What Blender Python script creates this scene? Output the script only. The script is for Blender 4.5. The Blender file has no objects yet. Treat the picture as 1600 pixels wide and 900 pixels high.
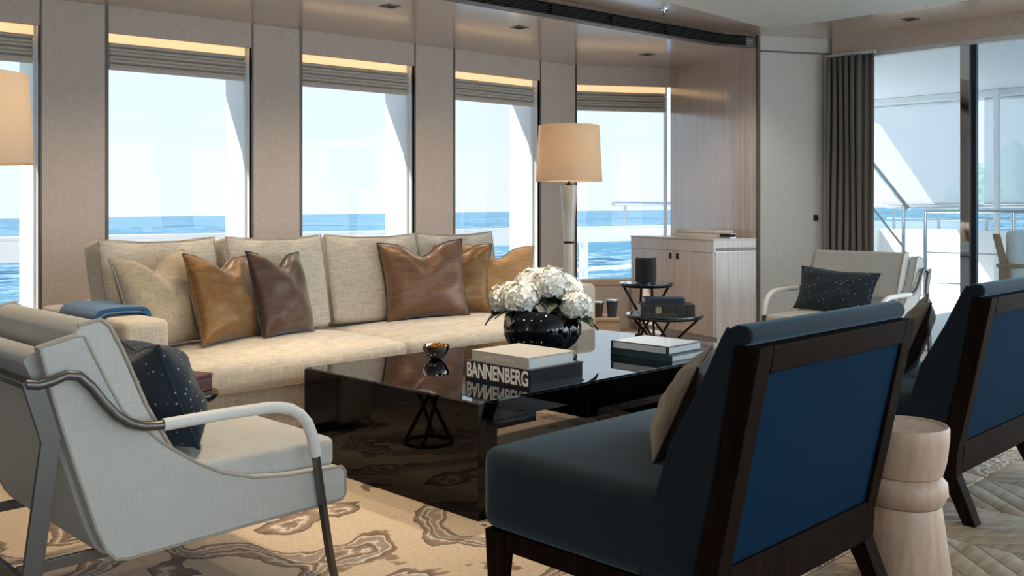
import bpy, bmesh, math, random
from mathutils import Vector, Matrix, Euler
random.seed(7)
SC = bpy.context.scene
COL = SC.collection
PI = math.pi
def R(a): return math.radians(a)
def lin(h):
    h = h.lstrip('#'); out = []
    for i in (0, 2, 4):
        c = int(h[i:i+2], 16) / 255
        out.append(c/12.92 if c <= .04045 else ((c+.055)/1.055)**2.4)
    return tuple(out) + (1,)

# ------------------------------------------------------------------ camera
cd = bpy.data.cameras.new('camera'); cam = bpy.data.objects.new('camera', cd); COL.objects.link(cam)
cam.location = (0, 0, 1.1); cam.rotation_euler = (R(90), 0, R(-45))
cd.sensor_width = 36; cd.lens = 33.75; cd.shift_y = -120/1600; cd.clip_start = .05; cd.clip_end = 20000
SC.camera = cam
# ------------------------------------------------------------------ world
wd = bpy.data.worlds.new('sky'); SC.world = wd; wd.use_nodes = True
nt = wd.node_tree; nt.nodes.clear()
tc = nt.nodes.new('ShaderNodeTexCoord'); sep = nt.nodes.new('ShaderNodeSeparateXYZ')
rmp = nt.nodes.new('ShaderNodeValToRGB'); bg = nt.nodes.new('ShaderNodeBackground'); wo = nt.nodes.new('ShaderNodeOutputWorld')
nt.links.new(tc.outputs['Generated'], sep.inputs[0]); nt.links.new(sep.outputs['Z'], rmp.inputs[0])
el = rmp.color_ramp.elements
el[0].position = 0; el[0].color = (.86, .93, 1.0, 1)
el[1].position = 1; el[1].color = (.22, .42, .78, 1)
e = el.new(.16); e.color = (.80, .92, 1.0, 1)
e = el.new(.45); e.color = (.45, .66, .95, 1)
nt.links.new(rmp.outputs[0], bg.inputs[0]); nt.links.new(bg.outputs[0], wo.inputs[0])
bg.inputs[1].default_value = 1.12
# ------------------------------------------------------------------ sun and daylight
def aim(o, d): o.rotation_euler = Vector(d).to_track_quat('-Z', 'Y').to_euler()
sl = bpy.data.lights.new('sun', 'SUN'); sl.energy = 7; sl.angle = R(.6); sl.color = (1, .95, .88)
so = bpy.data.objects.new('sun', sl); COL.objects.link(so); aim(so, (.62, -.5, -.75))
def area(name, loc, d, sx, sy, power, color):
    l = bpy.data.lights.new(name, 'AREA'); l.shape = 'RECTANGLE'; l.size = sx; l.size_y = sy; l.energy = power; l.color = color
    o = bpy.data.objects.new(name, l); COL.objects.link(o); o.location = loc; aim(o, d); return o
STAR_W = 48
for i, x in enumerate((-1.2, 1.2, 3.6, 6.0)):          # daylight entering by the windows of the opposite side
    area('window_daylight', (x, -3.1, 1.45), (0, 1, .45), 1.9, 1.7, STAR_W, (.80, .92, 1))
area('door_daylight', (7.62, -.55, 1.25), (-1, .25, .10), 4.7, 2.1, 130, (.80, .92, 1))     # daylight entering by the aft glass door
def spot(loc, power, angle=75, blend=.6, color=(1, .80, .55), d=(0, 0, -1), size=.05):
    l = bpy.data.lights.new('downlight_or_fill', 'SPOT'); l.energy = power; l.spot_size = R(angle); l.spot_blend = blend
    l.color = color; l.shadow_soft_size = size
    o = bpy.data.objects.new('downlight_or_fill', l); COL.objects.link(o); o.location = loc; aim(o, d); return o
WARM = (1, .78, .52)
for x, y in ((1.65, 5.25), (2.81, 5.18), (3.96, 5.11), (5.1, 5.02)):
    spot((x, y, 2.44), 50, 130, .9, (1, .86, .70), (0, .1, -1))
for x, y, p in ((1.9, 2.9, 120), (3.35, 3.05, 120), (4.9, 3.4, 55), (2.9, 4.1, 55), (1.75, 4.1, 35), (6.2, 3.0, 15)):
    spot((x, y, 2.55), p, 85, .5, (1, .88, .74) if x == 3.35 else WARM)
spot((6.0, 4.2, 2.55), 70, 80, .8, (1, .9, .8), (.55, .15, -1))  # added fill spot brightening the cabinet corner, no ceiling fitting belongs to it
SC.view_settings.view_transform = 'Standard'; SC.view_settings.look = 'None'
SC.view_settings.exposure = 0.0; SC.view_settings.gamma = 1.0; SC.view_settings.use_curve_mapping = False
SC.cycles.use_denoising = True
SC.cycles.max_bounces = 8; SC.cycles.diffuse_bounces = 4; SC.cycles.glossy_bounces = 4
SC.cycles.transparent_max_bounces = 16; SC.cycles.caustics_reflective = False; SC.cycles.caustics_refractive = False
SC.cycles.sample_clamp_indirect = 6

# ------------------------------------------------------------------ materials
def nodes(name):
    m = bpy.data.materials.new(name); m.use_nodes = True
    n = m.node_tree.nodes; return m, n, m.node_tree.links, n['Principled BSDF']
def coords(n, l, scale=(1, 1, 1), space='Object', rot=(0, 0, 0)):
    t = n.new('ShaderNodeTexCoord'); mp = n.new('ShaderNodeMapping'); mp.inputs['Scale'].default_value = scale
    mp.inputs['Rotation'].default_value = rot
    l.new(t.outputs[space], mp.inputs[0]); return mp.outputs[0]
def noise(n, l, vec, scale=5, detail=3, rough=.5, dist=0):
    x = n.new('ShaderNodeTexNoise'); x.inputs['Scale'].default_value = scale; x.inputs['Detail'].default_value = detail
    x.inputs['Roughness'].default_value = rough; x.inputs['Distortion'].default_value = dist
    l.new(vec, x.inputs['Vector']); return x.outputs['Fac']
def ramp(n, l, fac, stops):
    r = n.new('ShaderNodeValToRGB'); els = r.color_ramp.elements
    els[0].position, els[0].color = stops[0]; els[1].position, els[1].color = stops[-1]
    for p, c in stops[1:-1]: q = els.new(p); q.color = c
    l.new(fac, r.inputs[0]); return r.outputs[0]
def bump(n, l, b, h, strength=.2, dist=.01):
    x = n.new('ShaderNodeBump'); x.inputs['Strength'].default_value = strength; x.inputs['Distance'].default_value = dist
    l.new(h, x.inputs['Height']); l.new(x.outputs[0], b.inputs['Normal'])
def mul(c, k): return (c[0]*k, c[1]*k, c[2]*k, 1)
def plain(name, hexc, rough=.5, metal=0, coat=0, spec=.5, var=.12, vs=6, bs=0):
    m, n, l, b = nodes(name); c = lin(hexc)
    b.inputs['Roughness'].default_value = rough; b.inputs['Metallic'].default_value = metal
    b.inputs['Coat Weight'].default_value = coat; b.inputs['Coat Roughness'].default_value = .04
    b.inputs['Specular IOR Level'].default_value = spec
    f = noise(n, l, coords(n, l), vs, 4)
    l.new(ramp(n, l, f, [(.3, mul(c, 1-var)), (.7, mul(c, 1+var))]), b.inputs['Base Color'])
    if bs: bump(n, l, b, f, bs, .004)
    return m
def fabric(name, hexc, weave=260, var=.28, rough=.9, sheen=.2, slub=True, bs=.25):
    m, n, l, b = nodes(name); c = lin(hexc)
    v1 = coords(n, l, (weave*.10, weave*.10, weave)); v2 = coords(n, l, (weave, weave, weave*.08))
    f1 = noise(n, l, v1, 1, 2); f2 = noise(n, l, v2, 1, 2)
    a = n.new('ShaderNodeMath'); a.operation = 'ADD'; l.new(f1, a.inputs[0]); l.new(f2, a.inputs[1])
    h = n.new('ShaderNodeMath'); h.operation = 'MULTIPLY'; h.inputs[1].default_value = .5; l.new(a.outputs[0], h.inputs[0])
    l.new(ramp(n, l, h.outputs[0], [(.32, mul(c, 1-var)), (.68, mul(c, 1+var))]), b.inputs['Base Color'])
    b.inputs['Roughness'].default_value = rough; b.inputs['Sheen Weight'].default_value = sheen
    b.inputs['Specular IOR Level'].default_value = .2
    bump(n, l, b, h.outputs[0], bs, .002); return m
def wood(name, dark, light, rough=.4, coat=0, sc=(30, 30, 1.2), spec=.5, rnd=0, coatr=.08, cior=1.5):
    m, n, l, b = nodes(name)
    f = noise(n, l, coords(n, l, sc), 1.6, 6, .6, .6)
    col = ramp(n, l, f, [(.3, lin(dark)), (.7, lin(light))])
    if rnd:
        oi = n.new('ShaderNodeObjectInfo'); mr = n.new('ShaderNodeMapRange')
        mr.inputs['To Min'].default_value = 1-rnd; mr.inputs['To Max'].default_value = 1+rnd
        l.new(oi.outputs['Random'], mr.inputs[0])
        mx = n.new('ShaderNodeVectorMath'); mx.operation = 'SCALE'; l.new(col, mx.inputs[0]); l.new(mr.outputs[0], mx.inputs['Scale']); col = mx.outputs[0]
    l.new(col, b.inputs['Base Color']); b.inputs['Roughness'].default_value = rough
    b.inputs['Coat Weight'].default_value = coat; b.inputs['Coat Roughness'].default_value = coatr; b.inputs['Coat IOR'].default_value = cior
    b.inputs['Specular IOR Level'].default_value = spec
    bump(n, l, b, f, .06, .003); return m
def glow(name, hexc, s):
    m, n, l, b = nodes(name); b.inputs['Base Color'].default_value = lin(hexc)
    b.inputs['Emission Color'].default_value = lin(hexc); b.inputs['Emission Strength'].default_value = s; return m
def glass(name, tint=(.97, .99, 1, 1), refl=1.0):
    m, n, l, b = nodes(name); n.remove(b); out = n['Material Output']
    tr = n.new('ShaderNodeBsdfTransparent'); tr.inputs[0].default_value = tint
    gl = n.new('ShaderNodeBsdfGlossy'); gl.inputs['Roughness'].default_value = .01
    fr = n.new('ShaderNodeFresnel'); fr.inputs[0].default_value = 1.42
    mu = n.new('ShaderNodeMath'); mu.operation = 'MULTIPLY'; mu.inputs[1].default_value = refl*.4; l.new(fr.outputs[0], mu.inputs[0])
    mx = n.new('ShaderNodeMixShader'); l.new(mu.outputs[0], mx.inputs[0]); l.new(tr.outputs[0], mx.inputs[1]); l.new(gl.outputs[0], mx.inputs[2])
    l.new(mx.outputs[0], out.inputs[0]); return m
def speckled(name, base, dots):
    m, n, l, b = nodes(name); vo = n.new('ShaderNodeTexVoronoi'); vo.inputs['Scale'].default_value = 60
    l.new(coords(n, l), vo.inputs['Vector'])
    wn = n.new('ShaderNodeTexWhiteNoise'); l.new(vo.outputs['Color'], wn.inputs['Vector'])
    th = n.new('ShaderNodeMath'); th.operation = 'LESS_THAN'; th.inputs[1].default_value = .17; l.new(vo.outputs['Distance'], th.inputs[0])
    pk = n.new('ShaderNodeMath'); pk.operation = 'GREATER_THAN'; pk.inputs[1].default_value = .55; l.new(wn.outputs['Value'], pk.inputs[0])
    mm = n.new('ShaderNodeMath'); mm.operation = 'MULTIPLY'; l.new(th.outputs[0], mm.inputs[0]); l.new(pk.outputs[0], mm.inputs[1])
    l.new(ramp(n, l, mm.outputs[0], [(0, lin(base)), (1, lin(dots))]), b.inputs['Base Color'])
    b.inputs['Roughness'].default_value = .9; b.inputs['Sheen Weight'].default_value = .15
    f = noise(n, l, coords(n, l, (200, 200, 200)), 1, 2); bump(n, l, b, f, .4, .003); return m
def satin(name, dark, light, rough=.38):
    m, n, l, b = nodes(name)
    f = noise(n, l, coords(n, l, (9, 9, 30)), 1.2, 7, .6, .6)
    l.new(ramp(n, l, f, [(.3, lin(dark)), (.7, lin(light))]), b.inputs['Base Color'])
    b.inputs['Roughness'].default_value = rough; b.inputs['Metallic'].default_value = .35; b.inputs['Sheen Weight'].default_value = .3
    bump(n, l, b, f, .22, .005); return m

M = {}
M['linen_wall'] = fabric('linen_wall', 'bfb2a8', 180, .12, .8, .05, bs=.12)
M['white_wall'] = fabric('white_wall', 'bdb9b2', 160, .08, .8, .05, bs=.12)
M['dark_trim'] = plain('dark_trim', '564c44', .35)
M['lacquer_wood'] = wood('lacquer_wood', 'ad998d', 'c8b6ab', .25, 1, (26, 26, .9), coatr=.16, cior=2.5)
M['lacquer_ceiling'] = wood('lacquer_ceiling', 'b39f8f', 'c2b0a1', .3, 1, (2, 22, 22), coatr=.15, cior=1.75)
M['ceiling_matte'] = plain('ceiling_matte', 'c9cbc6', .7, var=.03)
M['black_void'] = plain('black_void', '0c0c0d', .8)
M['slat_metal'] = plain('slat_metal', '4a423c', .4, .3)
M['cove'] = glow('cove_diffuser', 'ffd8a2', .75)
M['blind'] = fabric('blind_cloth', 'c0b8ae', 200, .18, .85)
M['glass'] = glass('window_glass')
M['door_glass'] = glass('door_glass', (.95, .985, .985, 1))
M['hull_white'] = plain('hull_white', 'f3f5f6', .45, var=.02)
M['deck_white'] = plain('deck_white', 'efefec', .5, var=.02)
m, n, l, b = nodes('shade_cloth'); b.inputs['Base Color'].default_value = lin('f6f4f5'); b.inputs['Roughness'].default_value = .9
tb = n.new('ShaderNodeBsdfTranslucent'); tb.inputs[0].default_value = lin('fbf8f9'); mx = n.new('ShaderNodeMixShader'); mx.inputs[0].default_value = .6
l.new(b.outputs[0], mx.inputs[1]); l.new(tb.outputs[0], mx.inputs[2])
tp = n.new('ShaderNodeBsdfTransparent'); m2 = n.new('ShaderNodeMixShader'); m2.inputs[0].default_value = .5    # sheer mesh
l.new(mx.outputs[0], m2.inputs[1]); l.new(tp.outputs[0], m2.inputs[2]); l.new(m2.outputs[0], n['Material Output'].inputs[0]); M['shade_cloth'] = m
M['steel'] = plain('polished_steel', 'c9ced2', .14, 1, var=.03)
M['dark_steel'] = plain('gunmetal_steel', '6e6c6a', .36, 1, var=.08)
M['bronze'] = plain('dark_bronze', '2b2522', .35, .8)
M['mirror'] = plain('mirror_chrome', 'd9dde0', .03, 1, var=.01)
M['door_frame'] = plain('door_frame_dark', '0f2430', .3, .3, .3)
M['header_metal'] = plain('header_metal', 'c8ccce', .3, .2)
M['curtain'] = fabric('curtain_cloth', '6b655f', 160, .15, .85)
M['sofa'] = fabric('sofa_linen', 'bdb4a6', 150, .22, .9, .2)
M['piping'] = fabric('linen_piping', 'a89d8d', 300, .15)
M['white_leather'] = fabric('pale_upholstery', 'c0bfbb', 220, .08, .65, .1, bs=.12)
M['leather_sleeve'] = plain('pale_leather_sleeve', 'e0dedb', .5, var=.05)
M['chair_piping'] = plain('pale_piping', 'a39c90', .6)
M['linen_pillow'] = fabric('linen_pillow', 'a99a84', 220, .25)
M['gold_satin'] = satin('gold_satin', '6a4822', '8f6836')
M['brown_satin'] = satin('brown_satin', '3a261c', '5c4030')
M['copper_satin'] = satin('copper_satin', '5a4032', '7d5a42')
M['tan_satin'] = satin('tan_satin', '9c7448', 'bb9464', .55)
M['navy_speckle'] = speckled('navy_speckle', '10202d', '9fb0ba')
M['tweed'] = speckled('tweed_beige', '75685c', '94867a')
M['brown_back'] = plain('brown_pillow_back', '4a3a30', .7)
M['dark_piping'] = plain('dark_piping', '1c1a1c', .6)
M['blue_throw'] = fabric('blue_throw', '2f5e84', 200, .2, .95, .4)
M['navy_velvet'] = plain('navy_velvet', '10161d', .8, 0, 0, .2, .1, 9)
M['navy_velvet'].node_tree.nodes['Principled BSDF'].inputs['Sheen Weight'].default_value = .5
M['navy_velvet'].node_tree.nodes['Principled BSDF'].inputs['Sheen Tint'].default_value = lin('8fb0c4')
M['teal_panel'] = fabric('teal_panel', '04243a', 240, .1, .9, 0, bs=.1)
M['teal_panel'].node_tree.nodes['Principled BSDF'].inputs['Specular IOR Level'].default_value = .08
M['dark_walnut'] = wood('dark_walnut', '140d09', '241811', .6, 0, (40, 40, 2), .03)
M['black_lacquer'] = plain('black_lacquer', '030304', .035, 0, 0, .22, .02)
M['black_glass'] = plain('black_glass', '03050c', .015, 0, 0, .5, .02)
M['black_glass'].node_tree.nodes['Principled BSDF'].inputs['IOR'].default_value = 2.2
M['vase_glass'] = plain('vase_glass', '03050c', .02, 0, .3, .5, .02)
M['oak'] = wood('oak_floor', '8d7a66', 'b5a28c', .38, .12, (2, 26, 26), rnd=.14)
M['oak_base'] = wood('oak_floor_base', '7f6d5a', 'a8957f', .4, .1, (2, 26, 26))
M['joint'] = plain('floor_joint', '40362c', .8)
M['stool_wood'] = wood('stool_wood', 'ab8d78', 'c9ac96', .5, 0, (16, 16, .9))
M['cab_wood'] = wood('cabinet_wood', 'b7a599', 'd3c4b9', .35, .6, (34, 34, .9), coatr=.15, cior=1.8)
M['lamp_body'] = plain('lamp_body', 'cfc9be', .25, 0, .4)
m, n, l, b = nodes('lamp_shade_cloth')
b.inputs['Base Color'].default_value = lin('e2d6c4'); b.inputs['Roughness'].default_value = .9
tb = n.new('ShaderNodeBsdfTranslucent'); tb.inputs[0].default_value = lin('f3dfbf'); mx = n.new('ShaderNodeMixShader'); mx.inputs[0].default_value = .45
f = noise(n, l, coords(n, l, (150, 150, 150)), 1, 2); bump(n, l, b, f, .15, .002)
l.new(b.outputs[0], mx.inputs[1]); l.new(tb.outputs[0], mx.inputs[2]); l.new(mx.outputs[0], n['Material Output'].inputs[0]); M['shade'] = m
M['bulb'] = glow('warm_bulb', 'ffcf90', 4)
M['white_paper'] = fabric('page_edges', 'd9dde0', 900, .06, .8, 0, bs=.1)
M['grey_cover'] = plain('grey_cover', 'b3b0ab', .6, var=.04)
M['black_cover'] = plain('black_cover', '141a1e', .35, 0, .2)
M['teal_cover'] = plain('dark_teal_cover', '24404a', .4, 0, .2)
M['white_cover'] = plain('white_cover', 'c9d3da', .35, 0, .3, var=.05)
M['letter'] = plain('white_lettering', 'f2f2f0', .6, var=.01)
M['letter_pale'] = plain('pale_lettering', 'd7d5d2', .6, var=.01)
M['leather_book'] = plain('dark_leather_book', '2a2622', .5, 0, .1, var=.3, vs=40)
M['gilt'] = plain('gilt_label', 'a59a72', .5, .4)
M['navy_cover'] = plain('navy_cover', '25364e', .45)
M['speaker_cloth'] = fabric('speaker_cloth', '23252a', 400, .2, .8)
M['petal'] = plain('white_petal', 'fbf9f0', .7, var=.05, vs=30)
M['petal'].node_tree.nodes['Principled BSDF'].inputs['Subsurface Weight'].default_value = .1
M['leaf'] = plain('hydrangea_leaf', '142b18', .45, var=.3, vs=30)
M['stem'] = plain('green_stem', '3d5a30', .6)
M['silver'] = plain('silver_bowl', 'c8c4bc', .06, 1)
M['amber'] = plain('amber_shards', 'a8702a', .3, .5, var=.4, vs=60)
M['marble_dark'] = plain('dark_marble', '20252b', .12, 0, .6, var=.5, vs=14)
M['pattern_box'] = plain('mottled_red_box', '5c3a38', .5, var=.6, vs=70)
M['beige_box'] = plain('beige_stone', 'c3a585', .6, var=.08)
M['dark_bin'] = plain('dark_bin', '2d3943', .4, 0, .3)
M['brown_bin'] = plain('brown_bin', '4b332a', .4, 0, .3)
M['cream_box'] = plain('cream_box', 'c9c0b2', .6)
M['teak'] = wood('teak', '9a7b5c', 'b8977a', .5)
M['cushion_white'] = fabric('outdoor_cushion', 'dfe3e6', 200, .08)
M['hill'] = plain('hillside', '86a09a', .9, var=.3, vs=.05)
# sea
m, n, l, b = nodes('sea_water')
v = coords(n, l, (1, 1, 1))
f1 = noise(n, l, coords(n, l, (.10, .22, .1), rot=(0, 0, R(45))), 1, 5, .65); f2 = noise(n, l, v, .012, 2)
a = n.new('ShaderNodeMath'); a.operation = 'ADD'; l.new(f1, a.inputs[0]); l.new(f2, a.inputs[1])
l.new(ramp(n, l, a.outputs[0], [(.68, lin('174a68')), (.88, lin('2c6a86')), (1.08, lin('54899f')), (1.22, lin('b4cad4'))]), b.inputs['Base Color'])
b.inputs['Roughness'].default_value = .55; b.inputs['Specular IOR Level'].default_value = .12
bump(n, l, b, f1, .6, .8); M['sea'] = m
# rug: agate-like bands
m, n, l, b = nodes('agate_rug')
v = coords(n, l, (1, 1.25, 1), rot=(0, 0, R(25)))
n1 = noise(n, l, v, 1.15, 6, .45, .3)
sx = n.new('ShaderNodeSeparateXYZ'); l.new(coords(n, l, (.20, -.075, 1)), sx.inputs[0])
ax = n.new('ShaderNodeMath'); ax.operation = 'ADD'; l.new(sx.outputs['X'], ax.inputs[0]); l.new(sx.outputs['Y'], ax.inputs[1])
ay = n.new('ShaderNodeMath'); ay.operation = 'ADD'; l.new(ax.outputs[0], ay.inputs[0]); l.new(n1, ay.inputs[1]); nz = ay.outputs[0]
k = n.new('ShaderNodeMath'); k.operation = 'MULTIPLY'; k.inputs[1].default_value = 6.2; l.new(nz, k.inputs[0])
fr = n.new('ShaderNodeMath'); fr.operation = 'FRACT'; l.new(k.outputs[0], fr.inputs[0])
cream, tan, brn, wht, gry = lin('d0bca3'), lin('9a8470'), lin('6c5745'), lin('ddd3c6'), lin('9b948c')
bands = ramp(n, l, fr.outputs[0], [(0, cream), (.41, cream), (.417, wht), (.43, brn), (.52, tan), (.56, wht), (.575, tan), (.63, brn), (.66, wht), (.675, gry), (.75, tan), (.80, wht), (.815, brn), (.88, tan), (.895, cream), (1, cream)])
edge = noise(n, l, v, 60, 2)
sp = ramp(n, l, edge, [(.45, (1, 1, 1, 1)), (.62, (.86, .84, .82, 1))])
mm = n.new('ShaderNodeMix'); mm.data_type = 'RGBA'; mm.blend_type = 'MULTIPLY'; mm.inputs[0].default_value = .8
l.new(bands, mm.inputs[6]); l.new(sp, mm.inputs[7]); l.new(mm.outputs[2], b.inputs['Base Color'])
b.inputs['Roughness'].default_value = .95; b.inputs['Specular IOR Level'].default_value = .1; b.inputs['Sheen Weight'].default_value = .15
bump(n, l, b, edge, .3, .004); M['rug'] = m

# ------------------------------------------------------------------ mesh helpers
class MB:
    def __init__(s): s.v = []; s.f = []
    def add(s, verts, faces, mat=None):
        o = len(s.v)
        s.v += [tuple(mat @ Vector(p)) if mat is not None else tuple(p) for p in verts]
        s.f += [tuple(i+o for i in f) for f in faces]; return s
    def box(s, x0, x1, y0, y1, z0, z1, mat=None):
        return s.add([(x0,y0,z0),(x1,y0,z0),(x1,y1,z0),(x0,y1,z0),(x0,y0,z1),(x1,y0,z1),(x1,y1,z1),(x0,y1,z1)],
                     [(0,3,2,1),(4,5,6,7),(0,1,5,4),(1,2,6,5),(2,3,7,6),(3,0,4,7)], mat)
    def soft(s, x0, x1, y0, y1, z0, z1, r=.02, n=4, fn=None, mat=None):
        """rounded box, optionally deformed by fn(u, v, w, p) with u, v, w in -1..1"""
        c = Vector(((x0+x1)/2, (y0+y1)/2, (z0+z1)/2)); h = ((x1-x0)/2, (y1-y0)/2, (z1-z0)/2)
        r = min(r, *(q*.98 for q in h))
        def axis(hh):
            a = [-hh, -hh+.18*r, -hh+.5*r, -hh+r]
            m = [-hh+r + (2*hh-2*r)*i/n for i in range(1, n)]
            return a + m + [hh-r, hh-.5*r, hh-.18*r, hh]
        A = [axis(q) for q in h]; idx = {}; vs = []; fs = []
        def vid(i, j, k):
            if (i, j, k) not in idx:
                p = Vector((A[0][i], A[1][j], A[2][k]))
                q = Vector([max(-(h[t]-r), min(h[t]-r, p[t])) for t in range(3)]); d = p-q
                if d.length > 1e-9:
                    nz = sum(1 for t in d if abs(t) > 1e-9)
                    if nz > 1: p = q + d.normalized()*r
                if fn: p = Vector(fn(p[0]/h[0], p[1]/h[1], p[2]/h[2], p))
                idx[(i, j, k)] = len(vs); vs.append(p+c)
            return idx[(i, j, k)]
        L = [len(a)-1 for a in A]
        for i in range(L[0]):
            for j in range(L[1]):
                fs.append((vid(i,j,0), vid(i,j+1,0), vid(i+1,j+1,0), vid(i+1,j,0)))
                fs.append((vid(i,j,L[2]), vid(i+1,j,L[2]), vid(i+1,j+1,L[2]), vid(i,j+1,L[2])))
        for i in range(L[0]):
            for k in range(L[2]):
                fs.append((vid(i,0,k), vid(i+1,0,k), vid(i+1,0,k+1), vid(i,0,k+1)))
                fs.append((vid(i,L[1],k), vid(i,L[1],k+1), vid(i+1,L[1],k+1), vid(i+1,L[1],k)))
        for j in range(L[1]):
            for k in range(L[2]):
                fs.append((vid(0,j,k), vid(0,j,k+1), vid(0,j+1,k+1), vid(0,j+1,k)))
                fs.append((vid(L[0],j,k), vid(L[0],j+1,k), vid(L[0],j+1,k+1), vid(L[0],j,k+1)))
        return s.add(vs, fs, mat)
    def prism(s, poly, a, b, axis='z', mat=None):
        """extrude a 2D outline from a to b; axis z: (x,y); y: (x,z); x: (y,z)"""
        def P(p, t): return (p[0], p[1], t) if axis == 'z' else ((p[0], t, p[1]) if axis == 'y' else (t, p[0], p[1]))
        n = len(poly)
        vs = [P(p, a) for p in poly] + [P(p, b) for p in poly]
        fs = [tuple(range(n-1, -1, -1)), tuple(range(n, 2*n))] + [(i, (i+1) % n, n+(i+1) % n, n+i) for i in range(n)]
        return s.add(vs, fs, mat)
    def tube(s, path, r, seg=10, closed=False, prof=None, mat=None, up=None):
        """sweep a circle of radius r (number or list) or a flat outline prof along a path"""
        P = [Vector(p) for p in path]; n = len(P); rr = r if isinstance(r, (list, tuple)) else [r]*n
        pr = prof or [(math.cos(2*PI*i/seg), math.sin(2*PI*i/seg)) for i in range(seg)]
        seg = len(pr); vs = []; fs = []; prev = Vector(up) if up else None
        for i in range(n):
            a = P[(i-1) % n] if (closed or i > 0) else P[i]; c = P[(i+1) % n] if (closed or i < n-1) else P[i]
            t = (c-a).normalized()
            if prev is None:
                prev = Vector((0, 0, 1)) if abs(t.z) < .9 else Vector((1, 0, 0))
            u = prev - t*prev.dot(t)
            if u.length < 1e-6: u = t.orthogonal()
            u.normalize(); w = t.cross(u)
            if not up: prev = u
            k = 1 if prof else rr[i]
            vs += [P[i] + u*(q[0]*k) + w*(q[1]*k) for q in pr]
        for i in range(n if closed else n-1):
            j = (i+1) % n
            for q in range(seg):
                fs.append((i*seg+q, i*seg+(q+1) % seg, j*seg+(q+1) % seg, j*seg+q))
        if not closed:
            fs.append(tuple(range(seg-1, -1, -1))); fs.append(tuple((n-1)*seg+q for q in range(seg)))
        return s.add(vs, fs, mat)
    def lathe(s, prof, seg=32, at=(0, 0, 0), rad=None, mat=None):
        vs = []; fs = []; n = len(prof)
        for (r, z) in prof:
            for k in range(seg):
                a = 2*PI*k/seg; q = r*(rad(a, z) if rad else 1)
                vs.append((at[0]+q*math.cos(a), at[1]+q*math.sin(a), at[2]+z))
        for i in range(n-1):
            for k in range(seg):
                fs.append((i*seg+k, i*seg+(k+1) % seg, (i+1)*seg+(k+1) % seg, (i+1)*seg+k))
        if prof[0][0] > 1e-6: fs.append(tuple(range(seg-1, -1, -1)))
        if prof[-1][0] > 1e-6: fs.append(tuple((n-1)*seg+k for k in range(seg)))
        return s.add(vs, fs, mat)
    def mesh(s, name, bevel=0, sharp=40):
        me = bpy.data.meshes.new(name); me.from_pydata(s.v, [], s.f)
        bm = bmesh.new(); bm.from_mesh(me)
        bmesh.ops.remove_doubles(bm, verts=bm.verts, dist=1e-5)
        if bevel:
            eds = [e for e in bm.edges if len(e.link_faces) == 2 and e.calc_face_angle(0) > R(25)]
            bmesh.ops.bevel(bm, geom=eds, offset=bevel, segments=2, profile=.5, affect='EDGES', clamp_overlap=True)
        bmesh.ops.recalc_face_normals(bm, faces=bm.faces); bm.to_mesh(me); bm.free()
        me.shade_smooth(); me.set_sharp_from_angle(angle=R(sharp)); return me
    def build(s, name, mat, parent=None, bevel=0, sharp=40, **kw):
        me = s.mesh(name, bevel, sharp); me.materials.append(M[mat]); o = bpy.data.objects.new(name, me); COL.objects.link(o)
        if bevel: w_n = o.modifiers.new('flat_normals', 'WEIGHTED_NORMAL'); w_n.keep_sharp = True; w_n.weight = 100
        if parent is not None: o.parent = parent
        for k_, v_ in kw.items(): o[k_] = v_
        return o
def tag(o, label=None, cat=None, group=None, kind=None):
    for k_, v_ in (('label', label), ('category', cat), ('group', group), ('kind', kind)):
        if v_: o[k_] = v_
    return o
def thing(name, label, cat, loc=(0, 0, 0), rz=0, group=None):
    o = bpy.data.objects.new(name, None); o.empty_display_size = .1; COL.objects.link(o)
    o.location = loc; o.rotation_euler = (0, 0, rz); return tag(o, label, cat, group)
def structure(name, parent=None):
    o = bpy.data.objects.new(name, None); COL.objects.link(o); o['kind'] = 'structure'
    if parent: o.parent = parent
    return o
def copy_tree(o, parent=None):
    c = o.copy(); COL.objects.link(c); c.parent = parent
    for ch in list(o.children): copy_tree(ch, c)
    return c

# ------------------------------------------------------------------ structure: floor
fl = structure('floor')
MB().box(-3, 7.75, -3.2, 6.9, -.10, -.0115).build('subfloor', 'joint', fl)
MB().box(-3, 1.2, -3.2, 6.9, -.0116, -.0085).build('floor_field', 'oak_base', fl)
MB().box(1.2, 7.75, -3.2, -.35, -.0116, -.0085).build('floor_field', 'oak_base', fl)
MB().box(5.86, 7.75, -.35, 1.46, -.0116, -.0085).build('floor_field', 'oak_base', fl)
MB().box(1.2, 7.75, 1.46, 6.9, -.0116, -.0085).build('floor_field', 'oak_base', fl)
cw, pp, sl_ = .42, .118, .42
def plank_mesh(sg):
    return MB().prism([(.002, 0), (cw-.002, sg*sl_), (cw-.002, sg*sl_+pp-.004), (.002, pp-.004)], -.0116, -.0075).mesh('plank', .0012)
pm = [plank_mesh(1), plank_mesh(-1)]
for q in pm: q.materials.append(M['oak'])
nx = 11
for i in range(nx):
    x0 = 1.25 + i*cw; sg = i % 2
    y = -.36 - (sl_ if sg == 0 else 0)
    while True:
        lo = y if sg == 0 else y-sl_
        if lo > 1.46: break
        o = bpy.data.objects.new('plank', pm[sg]); COL.objects.link(o); o.parent = fl; o.location = (x0, y, 0); y += pp
# rug
tag(MB().soft(.25, 6.1, 1.43, 4.35, -.0075, 0, .003, 3).build('area_rug', 'rug'), 'large cream rug with brown and grey agate bands under the seating group', 'rug')

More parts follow.
